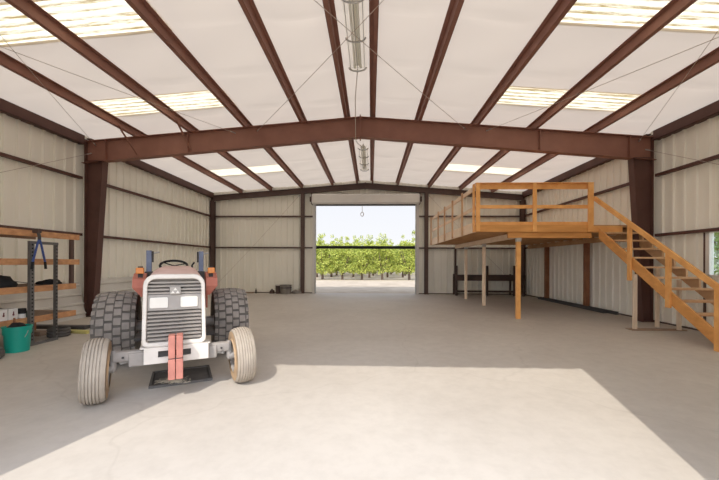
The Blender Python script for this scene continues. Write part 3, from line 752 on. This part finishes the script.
# front wheels: ribbed pale tyres
def front_wheel(s):
    wx = s * .745; R = .343; hw = .106
    prof = [(.19, -hw * .8), (.215, -hw * 1.02), (.27, -hw * 1.06), (.315, -hw * 1.0), (R - .018, -hw * .86)]
    ribs = 6
    for k in range(ribs):
        a = -hw * .8 + 1.6 * hw * k / ribs; b = a + 1.6 * hw / ribs
        crown = lambda t: R - .02 * (t / hw) ** 2
        g_ = .007
        prof += [(crown(a) - .012, a + .0005), (crown(a) - .012, a + g_), (crown(a), a + g_ + .002), (crown(b), b - .002)]
    prof += [(R - .018, hw * .86), (.315, hw), (.27, hw * 1.06), (.215, hw * 1.02), (.19, hw * .8)]
    wh = L(MB().lathe(prof, 0, (0, 0, 0), 48), 'front_wheel', M['tyre_front'], smooth=True)
    wh.location = (wx, .05, .34); wh.rotation_euler = (0, s * math.radians(-2.0), math.radians(4))
    L(MB().lathe([(.192, -.11), (.2, -.1), (.15, -.06), (.14, -.02), (.06, -.01), (.05, .04), (.001, .04)] if s < 0 else [(.192, .11), (.2, .1), (.15, .06), (.14, .02), (.06, .01), (.05, -.04), (.001, -.04)], 0, (0, 0, 0), 32), 'rim', M['rim'], wh, smooth=True)
    L(MB().lathe([(.192, -s * .11), (.19, -s * .02), (.12, -s * .0), (.07, -s * .06), (.001, -s * .06)], 0, (0, 0, 0), 32), 'inner_rim', M['rim'], wh, smooth=True)
    L(MB().lathe([(.196, -s * .125), (.215, -s * hw * 1.04), (.27, -s * hw * 1.08), (.30, -s * hw * 1.05)], 0, (0, 0, 0), 40), 'sidewall', M['tyre_wall'], wh, smooth=True)
for s in (-1, 1): front_wheel(s)
# rear wheels: wide turf tyres with staggered block tread
def rear_wheel(s):
    wx = s * .78; R = .535; hw = .25
    crown = lambda t: R - .035 * (abs(t) / hw) ** 2.4
    prof = [(.30, -hw * .86), (.34, -hw), (.43, -hw * 1.04), (.485, -hw * 1.0)] + [(crown(hw * t / 8) - .022, hw * t / 8) for t in range(-8, 9)] + [(.485, hw), (.43, hw * 1.04), (.34, hw), (.30, hw * .86)]
    wh = L(MB().lathe(prof, 0, (0, 0, 0), 56), 'rear_wheel', M['tyre_void'], smooth=True)
    wh.location = (wx, 1.75, .53)
    mb = MB(); cols = 4; nb = 25
    for c in range(cols + 2):
        if c < cols: t0 = -hw * .8 + 1.6 * hw * c / cols; t1 = t0 + 1.6 * hw / cols
        else: t0, t1 = ((-hw * 1.02, -hw * .84), (hw * .84, hw * 1.02))[c - cols]
        for k in range(nb):
            a0 = 2 * pi * (k + (.5 if c % 2 else 0)) / nb; a1 = a0 + 2 * pi / nb * (.72 if c < cols else .5)
            g_ = .007 if c < cols else 0
            P = []
            for rr in (-.035, .0):
                for (a, t) in ((a0, t0 + g_), (a0, t1 - g_), (a1, t1 - g_), (a1, t0 + g_)):
                    r = crown(t) + rr; P.append((t, r * math.cos(a), r * math.sin(a)))
            mb.hexa(P)
    L(mb, 'tread', M['tyre_rear'], wh)
    L(MB().lathe([(.302, s * .2), (.29, s * .19), (.24, s * .1), (.2, s * .06), (.1, s * .05), (.08, s * .1), (.001, s * .1)], 0, (0, 0, 0), 36), 'rim', M['twhite'], wh, smooth=True)
    L(MB().lathe([(.302, -s * .2), (.28, -s * .1), (.2, -s * .02), (.09, -s * .04), (.001, -s * .04)], 0, (0, 0, 0), 36), 'inner_rim', M['rim'], wh, smooth=True)
for s in (-1, 1): rear_wheel(s)
ra = MB().tube([(-.7, 1.75, .53), (.7, 1.75, .53)], .08, 12); ra.box(-.2, .2, 1.45, 2.05, .38, .8)
L(ra, 'rear_axle', M['tgrey'])
# fenders with amber lamps
for s in (-1, 1):
    arc = []
    for k in range(9):
        a = math.radians(200 - 22 * k + 8)      # from low front over the top to the back
        arc.append((1.75 + .62 * math.cos(a) * 1.0, .60 + .66 * math.sin(a)))
    arc = [(1.30, 1.0), (1.27, 1.14), (1.32, 1.26), (1.48, 1.33), (1.75, 1.35), (2.05, 1.3), (2.3, 1.12)]
    mb = MB(); x0, x1 = s * .40, s * .56
    A = [mb.bm.verts.new((x0, y, z)) for y, z in arc]; B = [mb.bm.verts.new((x1 if 0 < i else s * .45, y, z)) for i, (y, z) in enumerate(arc)]
    for i in range(len(arc) - 1): mb._f([A[i], A[i + 1], B[i + 1], B[i]])
    low = [mb.bm.verts.new((x0, y, .95 if i < 2 else .8)) for i, (y, z) in enumerate(arc)]
    for i in range(len(arc) - 1): mb._f([low[i], low[i + 1], A[i + 1], A[i]])
    fe = L(mb, 'fender', M['tred'])
    so = fe.modifiers.new('solid', 'SOLIDIFY'); so.thickness = .02
    al = L(MB().box(s * .42 if s > 0 else -.52, .52 if s > 0 else -.42, 1.3, 1.36, 1.335, 1.42), 'amber_lamp', M['amber'], fe, bevel=.008)
    L(MB().box(s * .47 - .03, s * .47 + .03, 1.36, 1.42, 1.27, 1.44), 'lamp_bracket', M['tdark'], fe)
# folding roll bar posts
for s in (-1, 1):
    x = s * .36 - .02
    rp = L(MB().box(x - .035, x + .035, 1.58, 1.66, .6, 1.68), 'roll_bar_post', M['ropsblue'], bevel=.006)
    L(MB().box(x - .05, x + .05, 1.57, 1.67, 1.18, 1.36), 'hinge_bracket', M['tdark'], rp)
    L(MB().tube([(x, 1.62, 1.63), (x + .14 * (1 if s < 0 else .8), 1.6, 1.655)], .012, 8), 'pin', M['galv'], rp)
    L(MB().tube([(x + (.05 if s < 0 else -.05), 1.6, 1.5), (x + (.05 if s < 0 else -.05), 1.6, 1.67)], .012, 8), 'pin_stud', M['tdark'], rp)
# steering wheel, dash, lever, seat
sw = L(MB().tube([(-.04 + .175 * math.cos(a), 1.2 + .16 * math.sin(a), 1.455 + .07 * math.sin(a)) for a in [2 * pi * k / 28 for k in range(28)]], .017, 8, closed=True), 'steering_wheel', M['black'], smooth=True)
L(MB().tube([(-.04, 1.1, 1.36), (-.04, 1.2, 1.45)], .02, 10), 'column', M['black'], sw)
for a in (.4, 2.5, 4.6): L(MB().tube([(-.04, 1.2, 1.45), (-.04 + .175 * math.cos(a), 1.2 + .16 * math.sin(a), 1.455 + .07 * math.sin(a))], .009, 6), 'spoke', M['black'], sw)
L(MB().box(-.26, .26, 1.04, 1.14, .9, 1.4), 'dashboard', M['tdark'], bevel=.01)
L(MB().tube([(.2, 1.15, 1.2), (.2, 1.18, 1.46), (.23, 1.2, 1.5)], .012, 8), 'throttle_lever', M['black'])
se = L(MB().box(-.22, .22, 1.45, 1.85, .85, .93), 'seat', M['black'], bevel=.03)
L(MB().box(-.22, .22, 1.82, 1.9, .9, 1.2), 'backrest', M['black'], se, bevel=.03)
for s in (-1, 1): L(MB().box(min(s * .25, s * .48), max(s * .25, s * .48), .75, 1.35, .48, .52), 'footboard', M['tdark'])

# drain tray under the tractor
dt = thing('drain_tray', 'black rubber drain tray on the concrete under the tractor nose', 'tray', (-2.47, 4.44, 0), math.radians(29))
L(MB().box(-.35, .35, -.32, .32, 0, .012), 'tray_base', M['rubber'], dt)
L(MB().box(-.35, .35, -.32, -.29, .012, .03).box(-.35, .35, .29, .32, .012, .03).box(-.35, -.32, -.29, .29, .012, .03).box(.32, .35, -.29, .29, .012, .03), 'tray_rim', M['rubber'], dt)
mb = MB(); rnd = random.Random(9)
for k in range(170):
    x = rnd.gauss(-2.45, .085); y = rnd.gauss(4.19, .05); a = rnd.uniform(0, pi); l = rnd.uniform(.015, .05)
    d = Vector((math.cos(a), math.sin(a), 0)) * l
    z = .034 + rnd.uniform(0, .006); mb.bar((x - d.x, y - d.y, z), (x + d.x, y + d.y, z), .004, .003)
sl = mb.build('straw_litter', M['straw']); sl['kind'] = 'stuff'; tag(sl, 'pale straw bits scattered over the front of the drain tray', 'straw')

# ------------------------------------------------------------------ orchard beyond the far door
def trunk_mesh(seed):
    rnd = random.Random(seed); mb = MB()
    mb.tube([(0, 0, -.05), (.02, .01, .35), (rnd.uniform(-.05, .05), 0, .75)], [.12, .10, .09], 8)
    for k in range(5):
        a = 2 * pi * k / 5 + rnd.uniform(-.3, .3)
        mb.tube([(0, 0, .65), (.3 * math.cos(a), .3 * math.sin(a), 1.15), (.65 * math.cos(a), .65 * math.sin(a), 1.9), (.8 * math.cos(a), .8 * math.sin(a), 2.5)], [.07, .055, .035, .015], 6)
    return mb
def crown_mesh(seed, n, shoots, ma='leaf', mc='leaf_deep'):
    rnd = random.Random(seed); mb = MB(); mb.mats = [M[ma], M[mc]]
    clumps = []
    for k in range(34):
        a = rnd.uniform(0, 2 * pi); z = rnd.uniform(1.0, 3.1)
        r = (1.15 - .24 * abs(z - 1.9)) * rnd.uniform(.35, 1.0)
        clumps.append((r * math.cos(a), r * math.sin(a), z, rnd.uniform(.32, .5)))
    for k in range(12):
        a = 2 * pi * k / 12 + rnd.uniform(-.2, .2); clumps.append((1.05 * math.cos(a), 1.05 * math.sin(a), rnd.uniform(.75, 1.15), .36))
    for k in range(shoots):
        a = rnd.uniform(0, 2 * pi); r = rnd.uniform(0, .7); h = rnd.uniform(3.5, 4.5)
        for q in range(3): clumps.append((r * math.cos(a), r * math.sin(a), 2.9 + (h - 2.9) * q / 2, .2))
    tot = sum(c[3] ** 2 for c in clumps)
    for cx, cy, cz, cr in clumps:
        for i in range(int(n * cr ** 2 / tot) + 4):
            v = Vector((rnd.gauss(0, 1), rnd.gauss(0, 1), rnd.gauss(0, 1))).normalized() * cr * rnd.uniform(.45, 1.05)
            p = Vector((cx, cy, cz)) + v
            d = Vector((rnd.gauss(0, 1), rnd.gauss(0, 1), rnd.gauss(-.3, .6))).normalized()
            nrm = (v.normalized() + Vector((rnd.gauss(0, .6), rnd.gauss(0, .6), rnd.gauss(.4, .6)))).normalized()
            sd = d.cross(nrm)
            if sd.length < .05: continue
            sd.normalize(); l, w = rnd.uniform(.12, .19), rnd.uniform(.06, .10)
            mb.mi = 1 if rnd.random() < .35 else 0
            vs = [mb.bm.verts.new(q) for q in (p - d * l * .5, p + sd * w * .5, p + d * l * .5, p - sd * w * .5)]
            mb._f(vs)
    return mb
protos = []
for v in range(4):
    rt_ = thing('orchard_tree', 'x', 'tree', (0, 0, 0))
    crown_mesh(40 + v, 5000, (1, 7, 3, 2)[v]).build('foliage', None, rt_, local=True)
    trunk_mesh(60 + v).build('trunk', M['bark'], rt_, local=True, smooth=True)
    protos.append(rt_)
used = set()
def plant(v, x, y, s, rz, label, group=None):
    src = protos[v]
    if v not in used: used.add(v); r = src
    else:
        r = src.copy(); C.objects.link(r)
        for ch in list(src.children):
            c = ch.copy(); C.objects.link(c); c.parent = r
    r.location = (x, y, -.02); r.scale = (s, s, s); r.rotation_euler = (0, 0, rz)
    r['label'] = label
    if group: r['group'] = group
    return r
rnd = random.Random(21)
front = [(-4.45, 0, 1.0, 'front row orchard tree at the left edge of the far doorway'), (-2.62, 2, 1.02, 'front row orchard tree, second trunk from the left doorway edge'),
         (-.81, 0, .96, 'front row orchard tree, trunk left of the doorway middle'), (1.05, 1, 1.0, 'front row orchard tree with tall shoots right of the doorway middle'),
         (3.5, 3, 1.05, 'front row orchard tree at the right edge of the far doorway')]
for i, (x, v, s, lab) in enumerate(front):
    plant(v, x, 31.6 + .1 * (i % 2), s, rnd.uniform(0, 6), lab, 'front row of orchard trees')
for row, (y, dx, off) in enumerate(((36.6, 1.9, .4), (41.8, 2.0, 1.2), (47., 2.1, .2), (53., 2.3, .9), (60., 2.4, .3), (68., 2.4, 1.1))):
    x = -5.4 - .16 * (y - 31) + off
    while x < 4.6 + .12 * (y - 31):
        plant(rnd.choice((0, 2, 3, 1)), x + rnd.uniform(-.25, .25), y + rnd.uniform(-.4, .4), rnd.uniform(1.0, 1.18), rnd.uniform(0, 6),
              'orchard tree standing in the rows behind the front row', 'orchard trees behind the front row')
        x += dx
# shrub outside the side window
sb = thing('window_shrub', 'tall green shrub outside the window by the stairs', 'shrub', (12.2, 11.6, -.02))
crown_mesh(99, 3600, 3, 'leaf_dark', 'leaf_dark').build('foliage', None, sb, local=True)
trunk_mesh(98).build('stem', M['bark'], sb, local=True, smooth=True)

# ------------------------------------------------------------------ sun and sky
sun = bpy.data.lights.new('sun', 'SUN'); sun.energy = 2.4; sun.color = (1, .94, .85); sun.angle = math.radians(.55)
so = bpy.data.objects.new('sun', sun); C.objects.link(so); so.location = (-5, -15, 20)
so.rotation_euler = Vector((.27, 1, -1.085)).to_track_quat('-Z', 'Y').to_euler()
w = bpy.data.worlds.new('world'); S.world = w; w.use_nodes = True
nt = w.node_tree; nt.nodes.clear()
o = nt.nodes.new('ShaderNodeOutputWorld'); bg = nt.nodes.new('ShaderNodeBackground')
tcn = nt.nodes.new('ShaderNodeTexCoord'); sp = nt.nodes.new('ShaderNodeSeparateXYZ')
nt.links.new(tcn.outputs['Generated'], sp.inputs[0])
nt.links.new(ramp(nt, sp.outputs['Z'], [(0., (.73, .735, .745)), (.22, (.67, .69, .745)), (.8, (.60, .70, .90))]), bg.inputs[0])
# sky boosted on the unseen sun's side (south, -y) as added fill
mr = nt.nodes.new('ShaderNodeMapRange'); mr.inputs['From Min'].default_value = .15; mr.inputs['From Max'].default_value = -.8
mr.inputs['To Min'].default_value = 1.0; mr.inputs['To Max'].default_value = 3.9
nt.links.new(sp.outputs['Y'], mr.inputs['Value']); nt.links.new(mr.outputs[0], bg.inputs[1])
nt.links.new(bg.outputs[0], o.inputs[0])

S.view_settings.view_transform = 'Standard'; S.view_settings.look = 'None'
S.view_settings.exposure = .42; S.view_settings.gamma = 1.; S.view_settings.use_curve_mapping = False
cy = S.cycles
cy.max_bounces = 14; cy.diffuse_bounces = 8; cy.glossy_bounces = 4; cy.transmission_bounces = 8; cy.transparent_max_bounces = 16
cy.use_denoising = True; cy.sample_clamp_indirect = 8
